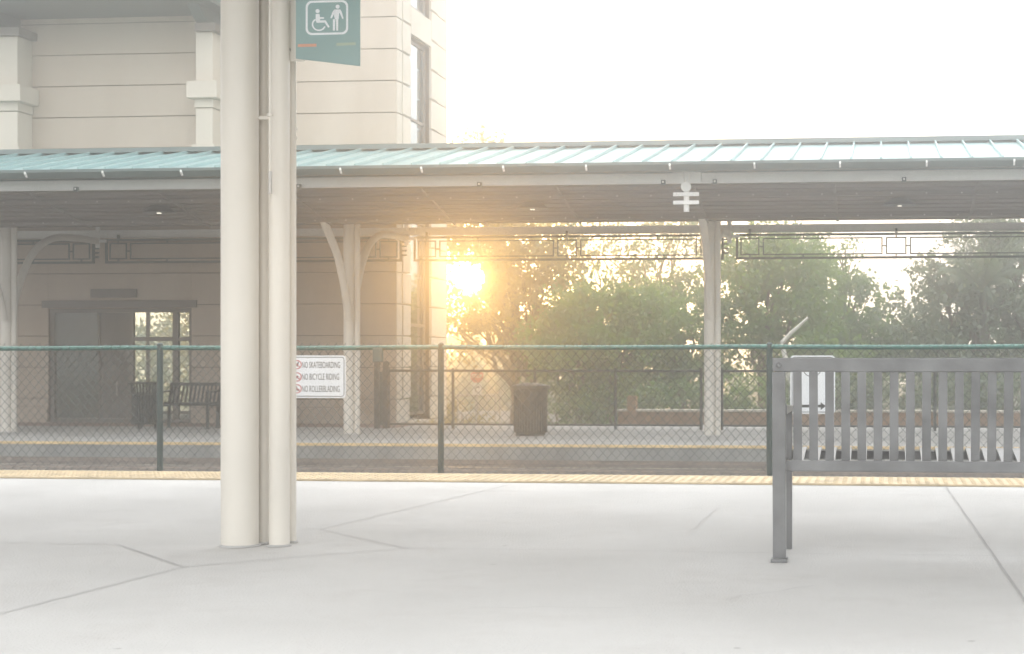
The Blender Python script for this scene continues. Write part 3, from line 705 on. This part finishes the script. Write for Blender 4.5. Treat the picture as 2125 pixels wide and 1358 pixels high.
# direction sign on the cluster, with a slanting lower edge
th = math.radians(90); P0 = npos(614, 7.10); du = Vector((math.sin(th), math.cos(th), 0)); nn = Vector((math.cos(th), -math.sin(th), 0))
SW = 137/3300*7.10; ZS = .86+(738-122)/3300*7.10
smap = lambda u, v, d: tuple(Vector((P0[0], P0[1], ZS+v))+du*u+nn*d)
dg = math.degrees
st_ = thing('access_sign', 'teal sign panel with wheelchair and standing figure symbols fixed to the column cluster', 'sign', (P0[0], P0[1], ZS))
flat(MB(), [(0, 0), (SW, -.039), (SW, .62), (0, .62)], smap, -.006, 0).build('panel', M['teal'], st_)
def S2(px, py):   # photo pixel -> sign coordinates
    k = (px-CX)/FPX; a = P0[0]; 
    # solve (P0 + du*u) projecting to px
    r0 = P0[0]*cs+P0[1]*sn; d0 = depth(P0[0], P0[1]); dr = du.x*cs+du.y*sn; dd = -du.x*sn+du.y*cs
    u = (k*d0-r0)/(dr-k*dd); d_ = d0+dd*u
    return (u, CAMZ+(CY-py)/FPX*d_-ZS)
def zz2(x, y): return S2(600+x/9.056, y/9.053)
a0 = zz2(312, 665); a1 = zz2(1110, 3)
bw, bh = a1[0]-a0[0], a1[1]-a0[1]; mc = ((a0[0]+a1[0])/2, (a0[1]+a1[1])/2)
o1 = [(mc[0]+u, mc[1]+v) for u, v in rrect(bw, bh, .028)]; o2 = [(mc[0]+u, mc[1]+v) for u, v in rrect(bw-.018, bh-.018, .022)]
ring(o1, o2, smap, .0015).build('symbol_border', M['sign'], st_)
f1 = MB()
def PL(mb, pts): return flat(mb, [zz2(*q) for q in pts], smap, .0002, .0014)
def circ(cx, cy, r, n=20): return [(cx+r*math.cos(2*math.pi*k/n), cy+r*math.sin(2*math.pi*k/n)) for k in range(n)]
PL(f1, circ(535, 212, 38))
PL(f1, [(500, 270), (572, 265), (578, 328), (655, 328), (655, 356), (580, 358), (582, 388), (688, 386), (762, 508), (735, 526), (668, 428), (520, 432), (500, 395)])
whl = [zz2(560+132*math.cos(a), 462+125*math.sin(a)) for a in np.linspace(math.radians(20), math.radians(235), 26)]
whl2 = [zz2(560+106*math.cos(a), 462+99*math.sin(a)) for a in np.linspace(math.radians(20), math.radians(235), 26)]
for i in range(25): flat(f1, [whl[i], whl[i+1], whl2[i+1], whl2[i]], smap, .0002, .0014)
f1.build('wheelchair_symbol', M['sign'], st_)
f2 = MB(); PL(f2, circ(912, 130, 38))
PL(f2, [(850, 182), (960, 182), (940, 260), (930, 365), (895, 372), (860, 365), (846, 300)])
PL(f2, [(848, 183), (870, 215), (800, 352), (776, 342), (815, 230)])
PL(f2, [(962, 183), (985, 215), (1024, 352), (1004, 362), (945, 235)])
PL(f2, [(825, 366), (868, 366), (860, 578), (824, 578)]); PL(f2, [(882, 374), (924, 366), (920, 578), (888, 578)])
f2.build('standing_figure', M['sign'], st_)
fo = MB(); PL(fo, [(165, 835), (515, 825), (515, 880), (165, 888)]); fo.build('orange_bar', M['orange'], st_)
fo = MB(); PL(fo, [(890, 812), (1250, 800), (1250, 850), (890, 865)]); fo.build('ochre_bar', M['ochre'], st_)
MB().box(npos(562, 7.0)[0], npos(614, 7.08)[0], NC[1]+.06, NC[1]+.075, ZS+.005, 3.2).build('mounting_plate', M['white'], st_)
yb_ = NC[1]+.06
mpz = lambda py: CAMZ+(CY-py)/FPX*7.05
for px, py in ((577, 92), (606, 95), (607, 10), (574, 8)):
    x, _ = npos(px, 7.05); z = mpz(py)
    MB().tube([(x, yb_-.012, z), (x, yb_-.0005, z)], .009, 10).build('bolt', M['galv'], st_, True)

# ------------------------------------------------------------------ street beyond: signs, walls, railings
SY = 39
def street_sign():
    cx_ = XatY(990, SY); z0 = gz(SY)+.05; t_ = thing('traffic_sign', 'red octagonal stop sign above a white turn arrow plate beyond the railing', 'road sign', (cx_, SY, z0))
    zc = ZatY(990, 781, SY); r = 14.5/3300*SY*1.03/math.cos(math.pi/8)
    mp_ = lambda u, v, d: (cx_+u, SY-d, zc+v)
    oc = lambda rr: [(rr*math.cos(math.pi/8+k*math.pi/4), rr*math.sin(math.pi/8+k*math.pi/4)) for k in range(8)]
    flat(MB(), oc(r), mp_, 0, .004).build('sign_rim', M['sign'], t_)
    flat(MB(), oc(r*.91), mp_, .005, .008).build('sign_face', M['red'], t_)
    tx = MB(); text_into(tx, 'STOP', mp_, -r*.72, -r*.22, r*.5, r*1.44, .010, .02); tx.build('lettering', M['sign'], t_)
    za, zb = ZatY(990, 796, SY), ZatY(990, 819, SY); hw = .00305*SY; ks = SY/62
    MB().box(cx_-hw, cx_+hw, SY-.004, SY, zb, za).build('turn_plate', M['sign'], t_)
    zc2 = (za+zb)/2; a = MB(); mp2 = lambda u, v, d: (cx_+u*ks, SY-d, zc2+v*ks)
    flat(a, [(-.08, -.14), (-.04, -.14), (-.04, .0), (.0, .05), (.04, .05), (.04, .01), (.12, .075), (.04, .14), (.04, .095), (-.02, .095), (-.08, .03)], mp2, .005, .007)
    a.build('arrow', M['signblack'], t_)
    MB().tube([(cx_, SY+.03, z0), (cx_, SY+.03, zc+r)], .03, 8).build('post', M['galv'], t_, True)
street_sign()
# pipe railing beyond
PY = 35.5; pr = thing('pipe_railing', 'galvanised pipe railing in front of the stop sign', 'railing', (XatY(990, PY), PY, gz(PY)))
zt_ = ZatY(990, 821, PY)
MB().tube([(XatY(947, PY), PY, zt_), (XatY(1028, PY), PY, zt_)], .022, 8).build('top_rail', M['galv'], pr, True)
for q, ex in ((950, 0), (988, 0), (1028, .0), (1037, .12)):
    x = XatY(q, PY); MB().tube([(x, PY, gz(PY)-.05), (x, PY, zt_+ex)], .024, 8).build('post', M['galv'], pr, True)
MB().tube([(XatY(1044, PY), PY, ZatY(1044, 832, PY)), (XatY(1062, PY), PY, ZatY(1062, 846, PY))], .02, 6).build('brace', M['galv'], pr, True)
# brown masonry wall with pier
WY = 33.2; zt_ = ZatY(1400, 855, WY)
bw_ = thing('masonry_wall', 'low brown masonry wall with a raised pier behind the far railing', 'wall', (XatY(1500, WY), WY, gz(WY)))
MB().box(XatY(1282, WY), 7, WY, WY+.2, gz(WY)-.2, zt_).build('wall', M['brick'], bw_, bevel=.01)
MB().box(XatY(1280, WY), 7, WY-.03, WY+.23, zt_+.0005, zt_+.05).build('coping', M['stone2'], bw_, bevel=.008)
MB().box(XatY(1302, WY), XatY(1320, WY), WY-.05, WY-.031, gz(WY)-.2, ZatY(1310, 822, WY)).box(XatY(1302, WY), XatY(1320, WY), WY-.031, WY+.2, zt_+.051, ZatY(1310, 822, WY)).build('pier', M['brick'], bw_)
# asphalt street
struct(MB().box(-60, 40, 55, 66, gz(60)-.4, gz(60)+.33).build('road', M['asphalt']))

# ------------------------------------------------------------------ vegetation
CAMV = Vector((0, 0, CAMZ)); sdn = np.array(SUNDIR)
def leaves(blobs, n, size, seed, clump=.45, gap=None, long=1.6, shell=.35, droop=0, voids=9):
    """many small leaf faces spread in clumps through ellipsoidal crowns"""
    r = np.random.default_rng(seed)
    vol = np.array([b_[3]*b_[4]*b_[5]*(b_[6] if len(b_) > 6 else 1) for b_ in blobs]); pr_ = vol/vol.sum()
    n = int(n*.85); size = size*.92
    per = 30; nc_ = max(1, n//per); which = r.choice(len(blobs), nc_, p=pr_)
    B = np.array([b_[:6] for b_ in blobs])[which]
    d = r.normal(size=(nc_, 3)); d /= np.linalg.norm(d, axis=1)[:, None]
    rad = r.uniform(shell, 1, nc_)**.5
    wob = 1+.25*np.sin(d[:, 0]*5+seed)*np.cos(d[:, 2]*4+which)
    C = B[:, :3]+d*B[:, 3:]*(rad*wob)[:, None]
    cr_ = clump*r.uniform(.5, 1.35, nc_)
    pts = (C[:, None, :]+r.normal(size=(nc_, per, 3))*(cr_*.55)[:, None, None]*np.array([1, 1, .7])).reshape(-1, 3)
    # irregular holes through the crown
    nv = max(3, int(len(blobs)*voids))
    vc = C[r.integers(0, nc_, nv)]+r.normal(size=(nv, 3))*.1; vr = r.uniform(.12, .34, nv)*(size/.1)
    for c0, r0 in zip(vc, vr):
        dd = pts-c0; dd[:, 1] *= .35; pts = pts[(dd**2).sum(1) > r0*r0*(.6+.8*r.random(len(pts)))]
    rel = pts-np.array(CAMV); al = rel@sdn; dist = np.linalg.norm(rel-al[:, None]*sdn, axis=1)
    if gap: pts = pts[dist > gap*(.75+.5*r.random(len(pts)))]
    m_ = len(pts); a = r.normal(size=(m_, 3)); a[:, 2] -= droop; a /= np.linalg.norm(a, axis=1)[:, None]
    b_ = r.normal(size=(m_, 3)); b_ -= (b_*a).sum(1)[:, None]*a; b_ /= np.linalg.norm(b_, axis=1)[:, None]
    s = size*r.uniform(.6, 1.3, m_)[:, None]; L_ = a*s*long/2; W_ = b_*s/2
    V = np.stack([pts-L_, pts+W_-L_*.1, pts+L_, pts-W_-L_*.1], 1).reshape(-1, 3)
    return V
def leaf_obj(name, V, m, parent=None):
    n = len(V)//4; me = bpy.data.meshes.new(name)
    me.vertices.add(len(V)); me.vertices.foreach_set('co', V.astype(np.float32).ravel())
    me.loops.add(n*4); me.loops.foreach_set('vertex_index', np.arange(n*4, dtype=np.int32))
    me.polygons.add(n); me.polygons.foreach_set('loop_start', np.arange(0, n*4, 4, dtype=np.int32))
    me.materials.append(m); me.update(calc_edges=True); me.validate()
    o = bpy.data.objects.new(name, me); S.collection.objects.link(o)
    if parent is not None: o.parent = parent; o.matrix_parent_inverse = Matrix.Translation(-Vector(parent.location))
    return o
def limb(mb, a, b_, r0, r1, rnd, k=5):
    a, b_ = Vector(a), Vector(b_); pts = []
    for i in range(k+1):
        t_ = i/k; pts.append(a.lerp(b_, t_)+Vector((rnd.uniform(-1, 1), rnd.uniform(-1, 1), 0))*.06*(a-b_).length*(0 < i < k))
    mb.tube(pts, [r0+(r1-r0)*i/k for i in range(k+1)], 8); return pts
def tree(label, x, y, blobs, n, size, m, seed, trunks=((0, 0),), tr=.16, clump=.5, gap=None, name='tree', cat='tree', group='trees behind the far platform', shell=.3, fork=1.2, bark=None):
    z0 = gz(y)-.1; t_ = thing(name, label, cat, (x, y, z0), group); rnd = random.Random(seed)
    mb = MB()
    for dx, dy in trunks:
        base = Vector((x+dx*.3, y+dy, z0)); f_ = Vector((x+dx, y+dy, z0+fork+rnd.uniform(-.2, .3)))
        limb(mb, base, f_, tr, tr*.75, rnd)
        for b_ in blobs:
            c_ = Vector(b_[:3]); tgt = c_+Vector((rnd.uniform(-.3, .3)*b_[3], rnd.uniform(-.3, .3)*b_[4], .2*b_[5]))
            pts = limb(mb, f_, tgt, tr*.55, tr*.12, rnd, 6)
            for q in range(3):
                s_ = pts[rnd.randint(2, 5)]; e = c_+Vector((rnd.uniform(-.8, .8)*b_[3], rnd.uniform(-.8, .8)*b_[4], rnd.uniform(-.5, .8)*b_[5])); limb(mb, s_, e, tr*.2, tr*.05, rnd, 4)
    mb.build('trunk', bark or M['bark'], t_, True)
    leaf_obj('crown', leaves(blobs, n, size, seed, clump, gap, shell=shell), m, t_)
    return t_
def B(px, py, Y, rx, rz, ry=None, wgt=1):
    """crown lobe centred on the sight line of a photo pixel, radii in metres"""
    return (XatY(px, Y), Y, ZatY(px, py, Y), rx, ry or rx, rz, wgt)
GAP = .42
tree('golden backlit tree with a forked trunk, directly behind the black round bin', XatY(1068, 39), 39,
     [B(1000, 500, 39.5, 1.1, .9), B(1060, 600, 39, 1.2, 1.0), B(985, 640, 39.5, .9, .8), B(1110, 540, 39, 1.1, .9), B(1010, 420, 40, 1.3, 1.0), B(1130, 680, 39, .9, .7), B(1000, 310, 41, .5, .45, wgt=1.5), B(965, 700, 39, .6, .5)],
     22000, .10, M['leafy'], 11, trunks=((0, 0), (.35, .1)), tr=.15, gap=GAP, fork=1.7)
tree('low bushy green tree with many thin stems, middle of the far railing', XatY(1215, 37.5), 37.5,
     [B(1200, 700, 37.5, 1.2, .9), B(1290, 720, 37.5, 1.1, .9), B(1230, 640, 37.8, 1.0, .8), B(1170, 760, 37.2, .9, .7), B(1330, 660, 38, 1.0, .8), B(1250, 800, 37.4, 1.1, .5)],
     34000, .085, M['leafg'], 12, trunks=((-.5, 0), (-.2, .1), (.1, -.1), (.4, 0), (.6, .1)), tr=.07, clump=.38, shell=.1, fork=.8)
tree('tall airy green tree whose top shows sky through its leaves, left of the second column', XatY(1300, 45), 45,
     [B(1160, 560, 45, 1.1, .7, wgt=.6), B(1290, 545, 45, 1.3, .6, wgt=.4), B(1390, 540, 45.5, 1.2, .8, wgt=.6), B(1330, 640, 45, 1.4, .8), B(1440, 620, 45, .9, .9), B(1200, 470, 46, 1.5, .6, wgt=.6), B(1410, 470, 46, 1.3, .6, wgt=.6)],
     10000, .10, M['leafd'], 13, tr=.17, clump=.45, fork=2.2)
tree('dense dark green tree just left of the second column', XatY(1420, 39), 39,
     [B(1400, 710, 39, 1.1, .7), B(1440, 770, 38.8, .9, .7), B(1370, 780, 38.8, 1.0, .6), B(1450, 660, 39.5, .7, .7)],
     17000, .09, M['leafd'], 14, tr=.13, clump=.4, shell=.1)
tree('bright green leafy tree immediately right of the second column', XatY(1580, 40), 40,
     [B(1560, 600, 40, 1.2, .9), B(1640, 560, 40.3, 1.2, .8), B(1570, 680, 39.8, 1.1, .8), B(1660, 660, 40, 1.1, .9), B(1590, 520, 40.5, 1.0, .7), B(1700, 740, 39.5, 1.2, .7)],
     26000, .095, M['leafg'], 15, tr=.15, clump=.42, gap=None, shell=.15)
tree('green tree with a ragged top below the frieze, behind the bench left half', XatY(1740, 43), 43,
     [B(1700, 590, 43, 1.1, .6), B(1780, 605, 43, .7, .45), B(1760, 680, 42.8, 1.3, .7), B(1650, 520, 43.3, .8, .5, wgt=.6), B(1765, 520, 43.5, .5, .25, wgt=.3), B(1850, 720, 42.6, 1.2, .8), B(1730, 760, 42.5, 1.4, .8)],
     22000, .10, M['leafd'], 16, tr=.15, clump=.42, shell=.15)
tree('broad pale green tree filling the right edge behind the near bench', XatY(2010, 41), 41,
     [B(1960, 570, 41, .9, .8), B(2030, 630, 41, 1.4, 1.1), B(2110, 540, 41.3, 1.1, .9), B(1920, 700, 40.6, 1.0, .9), B(2000, 760, 40.5, 1.6, .8), B(2120, 720, 40.6, 1.4, 1.1), B(2060, 480, 41.5, 1.2, .6), B(2200, 620, 41, 1.5, 1.4)],
     36000, .10, M['leafb'], 17, trunks=((0, 0), (.5, .2)), tr=.18, clump=.45, shell=.1)
# palm among them
def palm(label, x, y, zc, n, L_, seed):
    z0 = gz(y)-.1; t_ = thing('palm_tree', label, 'palm', (x, y, z0)); r = random.Random(seed)
    MB().tube([(x, y, z0), (x+.05, y, (z0+zc)/2), (x, y, zc)], [.13, .10, .09], 10).build('trunk', M['galvbark'], t_, True)
    fr = MB()
    for k in range(n):
        a = 2*math.pi*k/n+r.uniform(-.2, .2); up = r.uniform(-.3, 1.9); pts = []
        for i in range(9):
            s_ = i/8*L_; pts.append(Vector((x+math.cos(a)*s_*.85, y+math.sin(a)*s_*.85, zc+up*s_-.52*s_*s_)))
        fr.tube(pts, [.018-.0017*i for i in range(9)], 4)
        for i in range(2, 36):
            q = i/36*8; j = min(7, int(q)); c_ = pts[j].lerp(pts[j+1], q-j); tg = (pts[j+1]-pts[j]).normalized()
            sd_ = tg.cross(Vector((0, 0, 1))).normalized()
            for sg in (-1, 1):
                e = c_+(sd_*sg*.75+tg*.5+Vector((0, 0, -.75)))*(.42*(1-abs(i/36-.45)))*r.uniform(.8, 1.1); wv = tg*.016
                fr.add([c_-wv, c_+wv, e], [(0, 1, 2)])
    fr.build('fronds', M['leafb'], t_)
palm('palm with drooping fronds among the pale trees above the right end of the bench', XatY(2040, 40.2), 40.2, 2.5, 30, 1.3, 5)
# dead pale branch
DY = 36; dt = thing('dead_tree', 'pale broken dead trunk with one bare branch right of the second column', 'dead tree', (XatY(1632, DY), DY, gz(DY)))
mb = MB(); f_ = (XatY(1622, DY), DY, ZatY(1622, 712, DY))
mb.tube([(XatY(1640, DY), DY, gz(DY)-.1), (XatY(1634, DY), DY, ZatY(1634, 800, DY)), (XatY(1630, DY), DY, ZatY(1630, 745, DY)), f_], [.10, .075, .06, .045], 8)
mb.build('trunk', M['palebark'], dt, True)
MB().tube([f_, (XatY(1640, DY), DY-.02, ZatY(1640, 693, DY)), (XatY(1660, DY), DY, ZatY(1660, 675, DY)), (XatY(1677, DY), DY, ZatY(1677, 659, DY))], [.05, .045, .038, .028], 8).build('branch', M['palebark'], dt, True)
# shrubs filling the bottom
def shrub(label, px, Y, w_, h_, n, m, seed, size=.06, grp='shrubs beyond the far railing', zt_=None):
    x = XatY(px, Y); z0 = gz(Y); t_ = thing('shrub', label, 'shrub', (x, Y, z0), grp)
    bl = [(x+dx*w_, Y, z0+h_*hz, w_*.5, .5, h_*.5) for dx, hz in ((-.4, .5), (0, .55), (.4, .5))]
    mb = MB(); rnd = random.Random(seed)
    for k in range(6): limb(mb, (x+rnd.uniform(-.2, .2), Y, z0-.05), (x+rnd.uniform(-.7, .7)*w_, Y+rnd.uniform(-.3, .3), z0+h_*.8), .025, .008, rnd, 4)
    mb.build('stems', M['bark'], t_); leaf_obj('foliage', leaves(bl, n, size, seed, .3, shell=.05), m, t_)
shrub('golden lit shrub left of the stop sign', 948, 36.5, .6, 1.0, 5000, M['leafy'], 31)
shrub('low clipped light green hedge under the pipe railing', 1003, 37.5, .62, .50, 5000, M['leafg'], 32, .045)
shrub('dark shrub seen under the golden tree, right of the bin', 1180, 36, 1.0, 1.1, 7000, M['leafd'], 33)
shrub('dark shrub right of the many-stemmed tree', 1290, 39.5, 1.2, 1.8, 9000, M['leafd'], 34)
shrub('dark shrub topping the brown masonry wall left of the second column', 1400, 35.0, 1.3, 1.35, 9000, M['leafd'], 35)
shrub('green shrub above the brown masonry wall right of the second column', 1560, 35.2, 1.2, 1.5, 9000, M['leafg'], 36)
shrub('grey green shrub behind the wall, seen through the left bench slats', 1720, 35.4, 1.5, 1.6, 10000, M['leafb'], 37)
shrub('grey green shrub behind the wall, seen through the middle bench slats', 1880, 35.3, 1.4, 1.4, 9000, M['leafb'], 38)
shrub('grey green shrub behind the wall, seen through the right bench slats', 2050, 35.4, 1.6, 1.7, 10000, M['leafb'], 39)
tree('shady round tree standing across the road behind the stop sign', XatY(975, 72), 72,
     [B(960, 740, 72, 1.6, 1.2), B(1030, 730, 72.5, 1.7, 1.3), B(930, 800, 72, 1.5, 1.1), B(1000, 830, 72, 1.8, 1.1), B(1060, 800, 72, 1.5, 1.2), B(1100, 740, 72, 1.6, 1.3)],
     16000, .19, M['leafy'], 55, tr=.16, clump=.7, gap=.8, shell=.1)
shrub('brown green shrub filling the gap behind the stop sign', 1000, 68, 3.2, 2.6, 9000, M['leafd'], 40, .14)
# trees seen through the building's glass
tree('spreading tree seen through the glass entrance doors', -21.5, 50,
     [B(300, 690, 50, 1.6, .35), B(345, 668, 50, 1.1, .4), B(390, 690, 50, 1.1, .5), B(320, 740, 49, 2.0, .6), B(370, 790, 48.5, 1.8, .8), B(290, 800, 48, 1.5, .7)],
     8000, .10, M['leafb'], 51, tr=.16, fork=1.2, clump=.4)
tree('sunlit hanging branches close behind the building glass', XatY(420, 42), 42,
     [B(385, 645, 42, .5, .28), B(400, 610, 42, .9, .5), B(420, 720, 42, .9, .9)],
     2600, .10, M['leafy'], 52, tr=.11, fork=1.8, clump=.35)
# far tree belt
fb = []
for k, x in enumerate(np.arange(-62, 42, 4.2)):
    fb.append((x+random.uniform(-1, 1), 92+random.uniform(-4, 4), gz(90)+1.3, 2.9, 2.2, random.uniform(1.6, 2.6)))
o = leaf_obj('far_woodland', leaves(fb, 60000, .32, 77, .9, gap=.9, shell=.05), M['leafd']); o['kind'] = 'stuff'; o['label'] = 'far belt of trees closing the view behind the street'; o['category'] = 'woodland'
# the sun, far beyond the trees (outside the haze)
bm = bmesh.new(); bmesh.ops.create_icosphere(bm, subdivisions=4, radius=1400*math.tan(math.radians(.45)))
me = bpy.data.meshes.new('sun'); bm.to_mesh(me); bm.free(); me.materials.append(M['sun'])
o = bpy.data.objects.new('sun', me); S.collection.objects.link(o); o.location = CAMV+SUNDIR*1400; struct(o)
# ------------------------------------------------------------------ haze
hm = bpy.data.materials.new('haze'); hm.use_nodes = True; n = hm.node_tree.nodes; n.remove(n['Principled BSDF'])
pv = n.new('ShaderNodeVolumePrincipled'); pv.inputs['Color'].default_value = (.93, .93, .93, 1)
pv.inputs['Density'].default_value = .018; pv.inputs['Anisotropy'].default_value = .91
hm.node_tree.links.new(pv.outputs[0], n['Material Output'].inputs['Volume'])
hz = MB().box(-112, 92, -62, 142, -3.2, 14.5).build('haze', hm); hz['kind'] = 'stuff'
